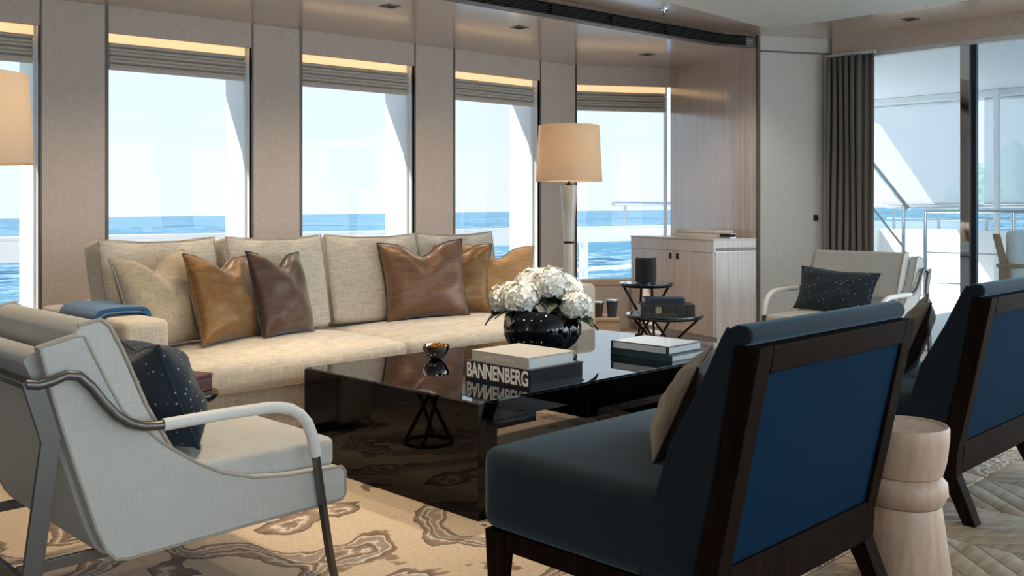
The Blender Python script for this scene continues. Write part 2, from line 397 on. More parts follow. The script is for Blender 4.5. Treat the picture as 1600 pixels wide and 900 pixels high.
# ------------------------------------------------------------------ structure: window wall
WL = [(-3, 7.18), (2.62, 6.42), (3.605, 6.285), (4.99, 6.12), (5.40, 6.08), (6.36, 6.0), (6.80, 5.94)]
def wy(x):
    for (a, b), (c, d) in zip(WL, WL[1:]):
        if a <= x <= c: return b + (d-b)*(x-a)/(c-a)
    return WL[-1][1]
def wp(x, off=0): return (x, wy(x)+off)
PIL = [(-3, -1.55), (-.57, -.17), (.815, 1.22), (2.205, 2.62), (3.605, 4.0), (4.99, 5.40), (6.36, 6.80)]
SOF = 2.47
wl = structure('wall_left')
for a, b in PIL:
    MB().prism([wp(a), wp(b), wp(b, .03), wp(a, .03)], -.0085, SOF).build('pillar_panel', 'linen_wall', wl, .003)
    for x, w in ((a, .012), (b-.02, .02)):
        if x < -2: continue
        MB().prism([wp(x, -.004), wp(x+w, -.004), wp(x+w, .031), wp(x, .031)], -.0085, SOF-.001).build('trim_strip', 'dark_trim', wl)
    h = MB(); h.prism([wp(a+.004, .031), wp(b-.004, .031), wp(b-.004, .40), wp(a+.004, .40)], -.3, 2.9)
    ho = h.build('hull_frame', 'hull_white', None, .01); ho['kind'] = 'structure'
WIN = [(-1.55, -.57), (-.17, .815), (1.22, 2.205), (2.62, 3.605), (4.0, 4.99), (5.40, 6.36)]
E1, E2 = (6.80, 5.94), (7.59, 5.44)
def span(p, q, o0, o1, inset=0):
    """plan quad between two wall points, offsets outward along the wall normal"""
    P, Q = Vector(p), Vector(q); d = (Q-P).normalized(); nn = Vector((-d.y, d.x))
    P = P + d*inset; Q = Q - d*inset
    return [tuple(P+nn*o0), tuple(Q+nn*o0), tuple(Q+nn*o1), tuple(P+nn*o1)]
spans = [(wp(a), wp(b)) for a, b in WIN] + [(E1, E2)]
BL = ['', '', '', '', '']
blind_labels = {2: 'folded greige roman blind above the lamp shade that the picture edge cuts off',
    3: 'folded greige roman blind above the window behind the sofa back cushions nearest the blue throw',
    4: 'folded greige roman blind of the middle window, above the centre of the sofa',
    5: 'folded greige roman blind of the window just before the whole lit lamp',
    6: 'folded greige roman blind beside the glossy wooden wall panel'}
for i, (p, q) in enumerate(spans):
    MB().prism(span(p, q, 0, .03), 2.29, SOF).build('head_panel', 'linen_wall', wl)
    MB().prism(span(p, q, .03, .47), 2.42, SOF+.43).build('head_box', 'hull_white', wl)
    MB().prism(span(p, q, .03, .10), SOF-.05, SOF+.1).build('head_filler', 'linen_wall', wl)
    MB().prism(span(p, q, -.01, .20), .40, .45).build('window_sill', 'beige_box', wl, .004)
    MB().prism(span(p, q, .0, .20), -.0085, .40).build('sill_panel', 'linen_wall', wl)
    w = structure('window_%d' % (i+1))
    MB().prism(span(p, q, .10, .112, .01), .45, 2.42).build('glass_pane', 'glass', w)
    for s0 in (0, 1):
        P, Q = Vector(p), Vector(q); d = (Q-P).normalized(); a0 = P if s0 == 0 else Q - d*.02
        MB().prism(span(tuple(a0), tuple(a0+d*.02), .085, .13), .45, 2.42).build('frame_post', 'hull_white', w)
    MB().prism(span(p, q, .085, .097, .02), 2.17, 2.40).build('cove_light', 'cove', w)
    if i >= 2:
        P, Q = Vector(p), Vector(q); d = (Q-P); L = d.length - .03; ang = math.atan2(d.y, d.x)
        bl = thing('roman_blind', blind_labels[i], 'blind', (P.x, P.y, 2.05), ang, 'roman blinds over the saloon windows')
        for k_ in range(6):
            sag = .004*(k_ % 2)
            pts = []
            for t in range(9):
                a_ = PI*(t/8) + PI
                pts.append((.062 - .030*math.cos(a_+PI/2), .03+.027*k_ + sag + .0125*math.sin(a_+PI/2)))
            pts += [(.066, .03+.027*k_+.0125), (.066, .03+.027*k_-.0125)]
            MB().prism(pts, .015, L, 'x').build('fold', 'blind', bl)
        MB().box(.015, L, .035, .065, 0, .022).build('bottom_rail', 'blind', bl, .004)
        MB().box(.015, L, .064, .072, .02, .185).build('head_cloth', 'curtain', bl)  # darker cloth, so the shade between the folds is put in by colour
# wooden panel end wall (aft corner) and angled fabric wall
wb = structure('wall_back')
PA, PB = (7.59, 5.44), (7.15, 4.24)
MB().prism(span(PA, PB, 0, .10), -.0085, SOF+.1).build('wood_panel', 'lacquer_wood', wb)
MB().prism(span((7.155, 4.252), (7.15, 4.232), -.006, .1), -.0085, 2.575).build('trim_strip', 'dark_trim', wb)
PC = (7.78, 3.88)
d = (Vector(PC)-Vector(PB)).normalized()
Pm = Vector(PC)-d*.10
MB().prism(span(PB, tuple(Pm), 0.0, .08), -.0085, 2.44).build('fabric_panel', 'white_wall', wb, .004)
MB().prism(span(tuple(Pm+d*.006), PC, 0.0, .08), -.0085, 2.44).build('fabric_panel', 'white_wall', wb, .004)
MB().prism(span(PB, PC, 0.0, .08), 2.455, 2.60).build('fascia_panel', 'white_wall', wb)
MB().prism(span(PB, PC, .012, .08), 2.43, 2.47).build('shadow_gap', 'dark_trim', wb)
DX = 7.72
MB().box(DX, DX+.14, -3.3, 3.86, 2.42, 2.60).build('door_header', 'lacquer_ceiling', wb)
MB().box(DX+.02, DX+.14, 3.60, 4.1, -.0085, 2.42).build('door_jamb', 'white_wall', wb)
wall_r = structure('wall_right')
for x0, x1 in ((-3, -2.1), (-.3, .3), (2.1, 2.7), (4.5, 5.1), (6.9, 7.9)):
    MB().box(x0, x1, -3.3, -3.2, 0, 2.6).build('pillar_panel', 'linen_wall', wall_r)
MB().box(-3, 7.9, -3.3, -3.2, -.0085, .55).build('sill_panel', 'linen_wall', wall_r)
MB().box(-3, 7.9, -3.3, -3.2, 2.3, 2.6).build('head_panel', 'linen_wall', wall_r)
wf = structure('wall_front')
MB().box(-3.1, -3, -3.3, 7.3, -.0085, 2.62).build('plaster', 'linen_wall', wf)

# ------------------------------------------------------------------ structure: ceiling
ce = structure('ceiling')
V0, V1, V2 = (-3, 5.38), (6.78, 4.39), (7.15, 4.24)
sof = [(-3, 7.3), wp(2.62, .05), wp(4.0, .05), wp(6.8, .05), (7.62, 5.46), (7.20, 4.26), (6.80, 4.46), (-3, 5.45)]
MB().prism(sof[::-1], SOF, SOF+.16).build('soffit_panel', 'lacquer_ceiling', ce)
MB().box(-3.1, 7.86, -3.3, 5.6, 2.60, 2.70).build('ceiling_backing', 'black_void', ce)
CZ0, CZ1 = 2.575, 2.61
MB().prism([(-3, 4.03), (6.99, 4.03), (7.0, 4.30), (6.80, 4.40), (-3, 5.39)], CZ0, CZ1).build('border_panel', 'lacquer_ceiling', ce)
MB().prism([(7.0, 4.40), (7.0, -3.2), (7.80, -3.2), (7.80, 3.9), (7.16, 4.24)], CZ0, CZ1).build('border_panel', 'lacquer_ceiling', ce)
for y0, y1 in ((2.78, 4.02), (1.3, 2.77), (-.3, 1.29), (-3.2, -.31)):
    for x0, x1 in ((-3, 2.1), (2.11, 6.99)):
        MB().box(x0, x1, y0, y1, CZ0-.002, CZ1).build('ceiling_panel', 'ceiling_matte', ce, .003)

# air vent along the soffit step
def vent(name, p, q, label):
    P, Q = Vector(p), Vector(q); d = Q-P; L = d.length
    o = thing(name, label, 'air vent', (P.x, P.y, SOF), math.atan2(d.y, d.x), 'linear air vents in the ceiling step')
    MB().box(0, L, .045, .05, .004, .104).build('backing', 'black_void', o)
    MB().box(0, L, -.004, .045, 0, .012).build('frame', 'slat_metal', o, .002)
    MB().box(0, L, -.004, .045, .094, .1045).build('frame', 'slat_metal', o, .002)
    for k_ in range(4):
        z = .026+.0185*k_
        MB().prism([(0, z), (.003, z-.003), (.035, z+.006), (.034, z+.010)], 0, L, 'x').build('slat', 'slat_metal', o)
    n_ = max(1, int(L/.55))
    for k_ in range(1, n_):
        MB().box(L*k_/n_-.004, L*k_/n_+.004, .006, .045, .012, .094).build('divider', 'black_void', o)
d0 = (Vector(V1)-Vector(V0)).normalized(); v_s = Vector(V1) - d0*6.0
vent('air_vent', tuple(v_s), V1, 'long dark slatted air vent running along the ceiling step above the sofa')
vent('air_vent', V1, (7.13, 4.25), 'short dark slatted air vent turning the corner beside the white fabric wall')

# ceiling fittings
def downlight(x, y, z, label):
    o = thing('downlight', label, 'downlight', (x, y, z), 0, 'square recessed downlights')
    f = MB()
    for a0, a1, b0, b1 in ((-.05, .05, -.05, -.034), (-.05, .05, .034, .05), (-.05, -.034, -.034, .034), (.034, .05, -.034, .034)): f.box(a0, a1, b0, b1, -.005, .0)
    f.build('bezel', 'slat_metal', o)
    MB().lathe([(.033, -.001), (.026, -.0035), (0.001, -.0035)], 16).build('lens', 'black_void', o)
downlight(3.96, 5.11, SOF, 'square recessed downlight in the glossy soffit above the second window')
downlight(5.1, 5.02, SOF, 'square recessed downlight in the glossy soffit above the third window')
downlight(6.77, 5.1, SOF, 'square recessed downlight in the glossy soffit nearest the wooden wall panel')
downlight(7.38, 3.05, CZ0, 'square recessed downlight in the ceiling border above the glass door')
o = thing('sprinkler', 'small chrome sprinkler head hanging from the ceiling border by the vent', 'sprinkler', (5.75, 4.18, CZ0))
MB().lathe([(.034, 0), (.034, -.006), (.012, -.010), (.009, -.022), (.001, -.022)], 16).build('escutcheon', 'steel', o)
MB().box(-.003, .003, -.004, .004, -.045, -.02).box(-.018, .018, -.018, .018, -.049, -.044).build('deflector', 'slat_metal', o)
# small black flush pull on the fabric panel
Pp = Vector(PB) + d*.0; dd = (Vector(PC)-Vector(PB)).normalized(); q_ = Vector(PB) + dd*.555
o = MB().box(-.022, .022, -.010, -.0005, -.025, .025).build('door_pull', 'black_void', None, .003)
o.location = (q_.x, q_.y, 1.045); o.rotation_euler = (0, 0, math.atan2(dd.y, dd.x))
tag(o, 'small square black flush pull on the white fabric wall panel', 'door pull')

# ------------------------------------------------------------------ door, curtain
dr = structure('door_1')
MB().box(DX+.01, DX+.10, -3.2, 3.60, 2.385, 2.42).build('door_track', 'header_metal', dr)
MB().box(DX+.01, DX+.10, -3.2, 3.60, -.02, .005).build('door_threshold', 'header_metal', dr)
for a, b in ((2.815, 3.60), (.3, 2.70), (-3.2, .26)):
    MB().box(DX+.045, DX+.057, a, b, .005, 2.385).build('glass_pane', 'door_glass', dr)
MB().box(DX+.02, DX+.07, 2.695, 2.735, .005, 2.385).build('mullion', 'door_frame', dr, .004)
MB().box(DX+.02, DX+.07, .26, .30, .005, 2.385).build('mullion', 'door_frame', dr, .004)
MB().box(DX+.01, DX+.07, 2.740, 2.812, .005, 2.385).build('door_post', 'mirror', dr, .003)
cur = thing('curtain', 'dark taupe pleated curtain drawn beside the glass door', 'curtain', (DX-.075, 3.66, 0))
vs, fs, N, K = [], [], 120, 9
for k_ in range(K):
    z = .0 + 2.40*k_/(K-1)
    for i in range(N+1):
        u = i/N; y = .205-.41*u
        a_ = u*2*PI*7.5
        wide = 1 if u < .72 else .35
        vs.append((-.032*wide*math.sin(a_) + .006*math.sin(3*z+u*9), y + .010*math.sin(2*a_)*wide + .004*math.sin(2*z+u*5), z))
for k_ in range(K-1):
    for i in range(N): fs.append((k_*(N+1)+i, k_*(N+1)+i+1, (k_+1)*(N+1)+i+1, (k_+1)*(N+1)+i))
c = MB().add(vs, fs).build('drape', 'curtain', cur, sharp=80)
md = c.modifiers.new('thickness', 'SOLIDIFY'); md.thickness = .004
MB().box(-.015, .015, -.215, .205, 2.395, 2.42).build('curtain_track', 'header_metal', cur)

# ------------------------------------------------------------------ exterior
sea = MB().add([(-9000, -9000, 0), (9000, -9000, 0), (9000, 9000, 0), (-9000, 9000, 0)], [(0, 1, 2, 3)]).build('sea', 'sea')
sea['kind'] = 'structure'; sea.location = (0, 0, -7)
sea.rotation_mode = 'QUATERNION'
from mathutils import Quaternion
sea.rotation_quaternion = Quaternion(Vector((1, 1, 0)).normalized(), -.0125)
# side deck with bulwark band, rail and stanchions
sd = structure('side_deck')
MB().box(-4, 22, 6.0, 8.1, -.2, -.05).build('deck_board', 'deck_white', sd)
MB().box(-4, 24, 8.0, 8.10, .70, .87).build('bulwark_band', 'hull_white', sd, .01)
MB().box(-4, 24, 7.96, 8.14, .87, .90).build('cap_rail', 'hull_white', sd, .008)
MB().box(-4, 24, 8.0, 8.08, .33, .38).build('lower_rail', 'hull_white', sd, .008)
MB().box(-4, 24, 8.0, 8.10, -.2, .02).build('toe_rail', 'hull_white', sd)
for x in (2.25, 4.6, 7.0, 9.35, 11.7, 14.1):
    MB().box(x-.05, x+.05, 8.01, 8.09, 0, .72).build('stanchion', 'hull_white', sd, .01)
MB().prism([(-4, 7.0), (7.4, 5.9), (7.7, 6.45), (3.6, 7.03), (-4, 8.06)], 2.6, 2.75).build('deck_overhang', 'hull_white', sd)
r_ = MB(); r_.tube([(10.2, 8.05, .9), (10.2, 8.05, 1.18)], .022); r_.build('rail_post', 'steel', sd)
r_ = MB(); r_.tube([(9.95, 8.05, 1.2), (16, 8.05, 1.2)], .03); r_.build('hand_rail', 'steel', sd)
# aft deck
ad = structure('aft_deck')
MB().box(DX+.14, 13.2, -5, 5.9, -.2, -.03).build('deck_board', 'deck_white', ad)
MB().box(DX+.14, 12.9, -5, 5.9, 2.60, 2.75).build('deck_ceiling', 'hull_white', ad)
MB().box(12.55, 12.95, -5, 5.9, 2.52, 2.60).build('ceiling_fascia', 'hull_white', ad, .01)
MB().box(12.9, 13.1, -5, 6.4, -.2, .86).build('aft_bulwark', 'hull_white', ad, .01)
MB().box(7.9, 13.0, 5.75, 5.9, -.2, .86).build('side_bulwark', 'hull_white', ad, .01)
MB().box(12.40, 12.48, 4.06, 4.12, -.03, 2.6).build('deck_post', 'hull_white', ad, .01)
for a, b in ((4.43, 5.88), (.5, 4.34)):
    o = thing('sun_screen', ('white sun screen across the aft deck between the curtain and the chrome door post' if a > 4 else 'white sun screen across the aft deck behind the teak chair'), 'screen', (12.75, 0, 0), 0, 'sun screens across the aft deck')
    MB().box(-.004, .004, a, b, 1.20, 2.50).build('screen_cloth', 'shade_cloth', o)
    MB().tube([(0, a, 1.19), (0, b, 1.19)], .015).build('bottom_bar', 'steel', o)
    MB().tube([(0, a, 2.5), (0, b, 2.5)], .02).build('roller', 'hull_white', o)
def railing(name, x, ys, z0, zs, label, ends):
    o = thing(name, label, 'railing', (x, 0, 0), 0, 'polished railings on the aft deck')
    a, b = ends
    for z in zs:
        MB().tube([(0, a, z), (0, b, z)], .024 if z == max(zs) else .011).build('rail', 'steel', o)
    for y in ys: MB().tube([(0, y, z0), (0, y, max(zs))], .02).build('post', 'steel', o)
railing('deck_railing', 13.0, (5.6, 5.0, 4.4, 3.8, 3.2, 2.6, 1.8, 1.0), .86, (1.0, 1.16), 'polished steel railing on top of the aft bulwark against the sea', (5.7, .3))
railing('deck_railing', 11.3, (4.5, 4.05, 3.55, 3.05, 2.5), -.03, (.27, .62, 1.10), 'polished steel railing standing on the aft deck in front of the bulwark', (4.5, 2.3))
o = thing('stair_rail', 'sloping polished steel stair rail outside the glass door beside the curtain', 'railing', (10.6, 0, 0))
MB().tube([(0, 5.2, 2.15), (0, 4.78, 1.6), (0, 4.40, 1.12)], .024).build('hand_rail', 'steel', o)
MB().tube([(0, 5.1, 1.50), (0, 4.46, .70)], .013).build('mid_rail', 'steel', o)
MB().tube([(0, 4.46, 1.16), (0, 4.46, -.03)], .02).build('post', 'steel', o)
MB().tube([(0, 5.1, 1.05), (0, 4.62, -.03)], .012).build('mid_rail', 'steel', o)
# teak deck chair at the frame edge
o = thing('deck_chair', 'teak deck armchair with pale cushion out on the aft deck', 'chair', (9.75, 2.75, -.03))
for x in (-.28, .28):
    MB().box(x-.03, x+.03, .28, .34, 0, .62).build('leg', 'teak', o, .006)
    MB().prism([(-.34, 0), (-.28, 0), (-.28, .6), (-.34, .6)], x-.03, x+.03, 'x').build('leg', 'teak', o, .006)
    MB().box(x-.04, x+.04, -.36, .36, .61, .645).build('arm', 'teak', o, .008)
    MB().prism([(.20, .36), (.27, .36), (.40, .92), (.34, .92)], x-.02, x+.02, 'x').build('back_post', 'teak', o, .006)
MB().box(-.26, .26, -.32, .30, .32, .37).build('seat', 'teak', o, .006)
MB().soft(-.25, .25, -.32, .22, .37, .47, .04).build('seat_cushion', 'cushion_white', o)
MB().soft(-.27, .27, .20, .30, .45, .95, .04, mat=Matrix.Rotation(R(0), 4, 'X')).build('back_cushion', 'cushion_white', o)
# hills on the horizon
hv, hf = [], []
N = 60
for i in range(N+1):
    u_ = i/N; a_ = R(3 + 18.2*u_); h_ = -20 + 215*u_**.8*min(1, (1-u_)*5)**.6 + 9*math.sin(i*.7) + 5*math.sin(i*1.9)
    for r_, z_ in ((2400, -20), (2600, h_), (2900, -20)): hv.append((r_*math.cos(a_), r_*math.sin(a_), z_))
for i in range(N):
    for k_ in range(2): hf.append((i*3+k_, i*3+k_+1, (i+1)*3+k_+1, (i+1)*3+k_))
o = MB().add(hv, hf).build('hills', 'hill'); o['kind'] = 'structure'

# ------------------------------------------------------------------ sofa
S = thing('sofa', 'long pale linen sofa with loose back cushions facing the black coffee table', 'sofa', (3.2, 3.95, 0))
X0, X1 = -1.52, 1.52
def crown(c, bul=.0):
    def fn(u, v, w, p):
        z = p.z
        if w > 0: z += c*(1-u*u)*(1-v*v)*w
        y = p.y - (bul*(1-u*u)*(1-w*w) if v < 0 else 0)
        return (p.x, y, z)
    return fn
MB().soft(X0+.02, X1-.02, .05, .98, .05, .27, .02).build('base', 'sofa', S)
for x0, x1 in ((X0, X0+.20), (X1-.20, X1)):
    MB().soft(x0, x1, 0, 1.0, .04, .64, .035, 4).build('arm', 'sofa', S)
MB().soft(X0+.19, X1-.19, .80, 1.0, .2, .66, .04, 5).build('back', 'sofa', S)
for x0, x1 in ((X0+.205, -.035), (-.03, X1-.205)):
    sc = MB().soft(x0, x1, -.035, .80, .275, .425, .045, 8, crown(.045, .015)).build('seat_cushion', 'sofa', S)
for i, (xc, w_, rz, lean) in enumerate(((-1.03, .63, 5, 13), (-.37, .62, 4, 12), (.29, .60, -12, 15), (.95, .62, -4, 12))):
    m_ = Matrix.Translation((xc, .70, .435)) @ Matrix.Rotation(R(rz), 4, 'Z') @ Matrix.Rotation(R(-lean), 4, 'X')
    def fn(u, v, w, p):
        e = (1-u*u)*(1-w*w); y = p.y*(1+.35*e) ; z = p.z + .012*abs(u)**3*(1 if w > 0 else 0) - .012*(1-u*u)*(1 if w > .9 else 0)
        return (p.x*(1+.02*w), y, z)
    bc = MB().soft(-w_/2, w_/2, -.09, .08, 0, .52, .03, 8, fn, m_).build('back_cushion', 'sofa', S)
    pth = [m_ @ Vector(p) for p in [(-w_/2+.012, -.082, .02), (-w_/2+.005, -.082, .26), (-w_/2+.0, -.082, .525), (-.1, -.084, .505), (.1, -.084, .505), (w_/2, -.082, .525), (w_/2-.005, -.082, .26), (w_/2-.012, -.082, .02)]]
    MB().tube(pth, .0038, 6).build('piping', 'piping', bc)
for x in (X0+.1, X1-.1):
    for y in (.12, .9): MB().box(x-.03, x+.03, y-.03, y+.03, 0, .05).build('foot', 'dark_walnut', S)

# ------------------------------------------------------------------ pillows
def pillow(name, label, w, h, t, mat, pipe, loc, rz, lean, chop=.16, roll=0, group='scatter cushions on the sofa', back=None, seed=1):
    o = thing(name, label, 'pillow', loc, 0, group); o.rotation_mode = 'QUATERNION'
    o.rotation_quaternion = (Matrix.Rotation(R(rz), 3, 'Z') @ Matrix.Rotation(R(-lean), 3, 'X') @ Matrix.Rotation(R(roll), 3, 'Y')).to_quaternion()
    N = 26; rnd = random.Random(seed); ph = [rnd.uniform(0, 6) for _ in range(6)]
    def pt(u, v, s):
        e = max(0, (1-abs(u)**2.4)*(1-abs(v)**2.4)) ** .55
        x = w/2*u*(1-.075*(1-v*v)*abs(u)**1.5); z = h/2*v*(1-.075*(1-u*u)*abs(v)**1.5)
        up = max(0, (v+.55)/1.55)
        z -= chop*h*math.exp(-(u/.34)**2)*up**2
        x += .02*w*u*up*(chop > 0)
        y = s*t/2*e*(1+.28*max(0, -v)*1.0)
        wr = .005*math.sin(6*u+4*v+ph[0])+.003*math.sin(9*v-5*u+ph[1])+.002*math.sin(13*u*v+ph[2])
        y += s*wr*e
        if chop: y += s*.03*t*math.sin(9*abs(u)-4*v+ph[3])*e*up
        return (x, y, z+h/2)
    g = [-1+2*i/N for i in range(N+1)]; g = [math.sin(q*PI/2)*.55+q*.45 for q in g]
    bodies = []
    for s in (-1, 1):
        vs = [pt(u, v, s) for v in g for u in g]; fs = []
        for j in range(N):
            for i in range(N): fs.append((j*(N+1)+i, j*(N+1)+i+1, (j+1)*(N+1)+i+1, (j+1)*(N+1)+i))
        bodies.append((vs, fs))
    if back:
        MB().add(*bodies[0]).build('cover', mat, o, sharp=80); MB().add(*bodies[1]).build('back_cover', back, o, sharp=80)
    else:
        MB().add(*bodies[0]).add(*bodies[1]).build('cover', mat, o, sharp=80)
    per = [pt(u, -1, 1) for u in g[:-1]] + [pt(1, v, 1) for v in g[:-1]] + [pt(u, 1, 1) for u in g[:0:-1]] + [pt(-1, v, 1) for v in g[:0:-1]]
    MB().tube(per, .0045, 6, True).build('piping', pipe, o)
    return o
sz = .455
pillow('scatter_cushion', 'beige linen scatter cushion leaning by the sofa arm with the blue throw', .47, .46, .17, 'linen_pillow', 'piping', (2.08, 4.36, sz), 22, 16, .18, -3, seed=1)
pillow('scatter_cushion', 'gold satin scatter cushion between the beige and the dark brown cushion', .45, .45, .17, 'gold_satin', 'gold_satin', (2.37, 4.30, sz), 24, 18, .15, 4, seed=2)
pillow('scatter_cushion', 'dark brown satin scatter cushion at the middle of the sofa', .44, .45, .16, 'brown_satin', 'dark_piping', (2.70, 4.32, sz), 24, 16, .17, 3, seed=3)
pillow('scatter_cushion', 'large copper brown satin cushion with dark piping and a deep top dent', .52, .48, .18, 'copper_satin', 'dark_piping', (3.70, 4.40, sz), -22, 15, .17, -2, seed=4)
pillow('scatter_cushion', 'gold satin scatter cushion half hidden behind the large copper cushion', .44, .46, .15, 'gold_satin', 'gold_satin', (4.03, 4.52, sz), -30, 14, .15, 3, seed=5)
pillow('scatter_cushion', 'pale tan scatter cushion behind the white flowers', .48, .44, .16, 'tan_satin', 'piping', (4.29, 4.42, sz), -34, 15, .18, 2, seed=6)
pillow('lumbar_cushion', 'navy speckled cushion on the armchair beside the sofa end with the low table', .47, .31, .21, 'navy_speckle', 'navy_speckle', (1.30, 2.715, .43), 82, 20, .06, 4, 'navy speckled cushions on the white armchairs', seed=7)
pillow('lumbar_cushion', 'navy speckled cushion on the armchair before the glass door', .54, .30, .14, 'navy_speckle', 'navy_speckle', (6.02, 3.02, .425), -90, 20, .02, 3, 'navy speckled cushions on the white armchairs', seed=8)
pillow('lumbar_cushion', 'tweed and brown cushion propped on the dark chair nearest the stacked black book', .39, .285, .11, 'tweed', 'dark_piping', (2.20, 1.60, .437), 208, 24, .04, 0, 'tweed cushions on the dark chairs', 'brown_back', 9)
pillow('lumbar_cushion', 'tweed and brown cushion propped on the dark chair beyond the wooden stool', .42, .33, .11, 'tweed', 'dark_piping', (3.93, 1.68, .437), 203, 22, .04, 0, 'tweed cushions on the dark chairs', 'brown_back', 10)
# throws folded over the sofa arms
def throw(xc, y0, y1, label):
    o = thing('throw_blanket', label, 'blanket', (xc, 0, 0), 0, 'blue throws on the sofa arms')
    hw = .107; outer = []; inner = []
    pr = [(-hw, .50), (-hw, .61)] + [(-hw+.035-.035*math.cos(a_), .61+.037*math.sin(a_)) for a_ in (PI/6, PI/3, PI/2)] + \
         [(0, .650)] + [(hw-.035+.035*math.cos(a_), .61+.037*math.sin(a_)) for a_ in (PI/2, PI/3, PI/6)] + [(hw, .61), (hw, .50)]
    for k_, t in enumerate((.006, .016)):
        n_ = len(pr); out = []
        for i, p in enumerate(pr):
            cx, cz = 0, .5; dxy = Vector((p[0]-cx, (p[1]-.52))); dxy.normalize(); out.append((p[0]+dxy.x*t+(.004 if p[0] > 0 else -.004)*(k_+1), p[1]+abs(dxy.y)*t+.003+k_*.01))
        ins = [(p[0]+(.002 if p[0] > 0 else -.002), p[1]+.002+k_*.012) for p in pr]
        MB().prism([(q[0], q[1]) for q in out] + ins[::-1], y0+.02*k_, y1-.015*k_, 'y').build('fold', 'blue_throw', o, .002)
throw(1.78, 4.18, 4.62, 'blue throw folded over the sofa arm beside the white armchair')
throw(4.62, 4.12, 4.55, 'blue throw folded over the far sofa arm behind the flowers')

# ------------------------------------------------------------------ floor lamps
def lamp(x, y, label, rise, power):
    o = thing('floor_lamp', label, 'lamp', (x, y, 0), 0, 'pale column floor lamps')
    MB().lathe([(.15, -.0), (.15, .018), (.05, .028), (.035, .05)], 32).build('base', 'lamp_body', o)
    MB().lathe([(.026, .045), (.033, .3), (.036, .60), (.036, .868)], 24).build('column', 'lamp_body', o)
    MB().lathe([(.037, .868), (.038, .870), (.038, .882), (.037, .884)], 24).build('ring', 'black_void', o)
    MB().lathe([(.037, .884), (.042, 1.0), (.050, 1.12), (.060, 1.27), (.062, 1.285), (.015, 1.287)], 24).build('neck', 'lamp_body', o)
    MB().lathe([(.022, 1.287), (.022, 1.30), (.008, 1.305), (.008, 1.36), (.02, 1.37), (.02, 1.42), (.001, 1.42)], 16).build('socket', 'bronze', o)
    sh = MB().lathe([(.240, 1.315), (.218, 1.715), (.215, 1.715), (.237, 1.315), (.240, 1.315)], 48).build('shade', 'shade', o)
    MB().lathe([(.001, 1.42), (.03, 1.45), (.036, 1.48), (.022, 1.52), (.001, 1.53)], 16).build('bulb', 'bulb', o)
    sp = MB()
    for a_ in (0, 2*PI/3, 4*PI/3): sp.tube([(0, 0, 1.69), (.216*math.cos(a_), .216*math.sin(a_), 1.69)], .003, 6)
    sp.tube([(0, 0, 1.42), (0, 0, 1.69)], .004, 6); sp.build('spider', 'bronze', o)
    l_ = bpy.data.lights.new('lamp_bulb', 'POINT'); l_.energy = power; l_.color = (1, .86, .66); l_.shadow_soft_size = .04
    b_ = bpy.data.objects.new('lamp_bulb', l_); COL.objects.link(b_); b_.parent = o; b_.location = (0, 0, 1.56)
    return o
lamp(5.18, 4.60, 'lit floor lamp with tapered pale column at the flowers end of the sofa', 0, 1.8)
lamp(1.33, 4.72, 'lit floor lamp cut off by the picture edge behind the white armchair', 0, 1.8)

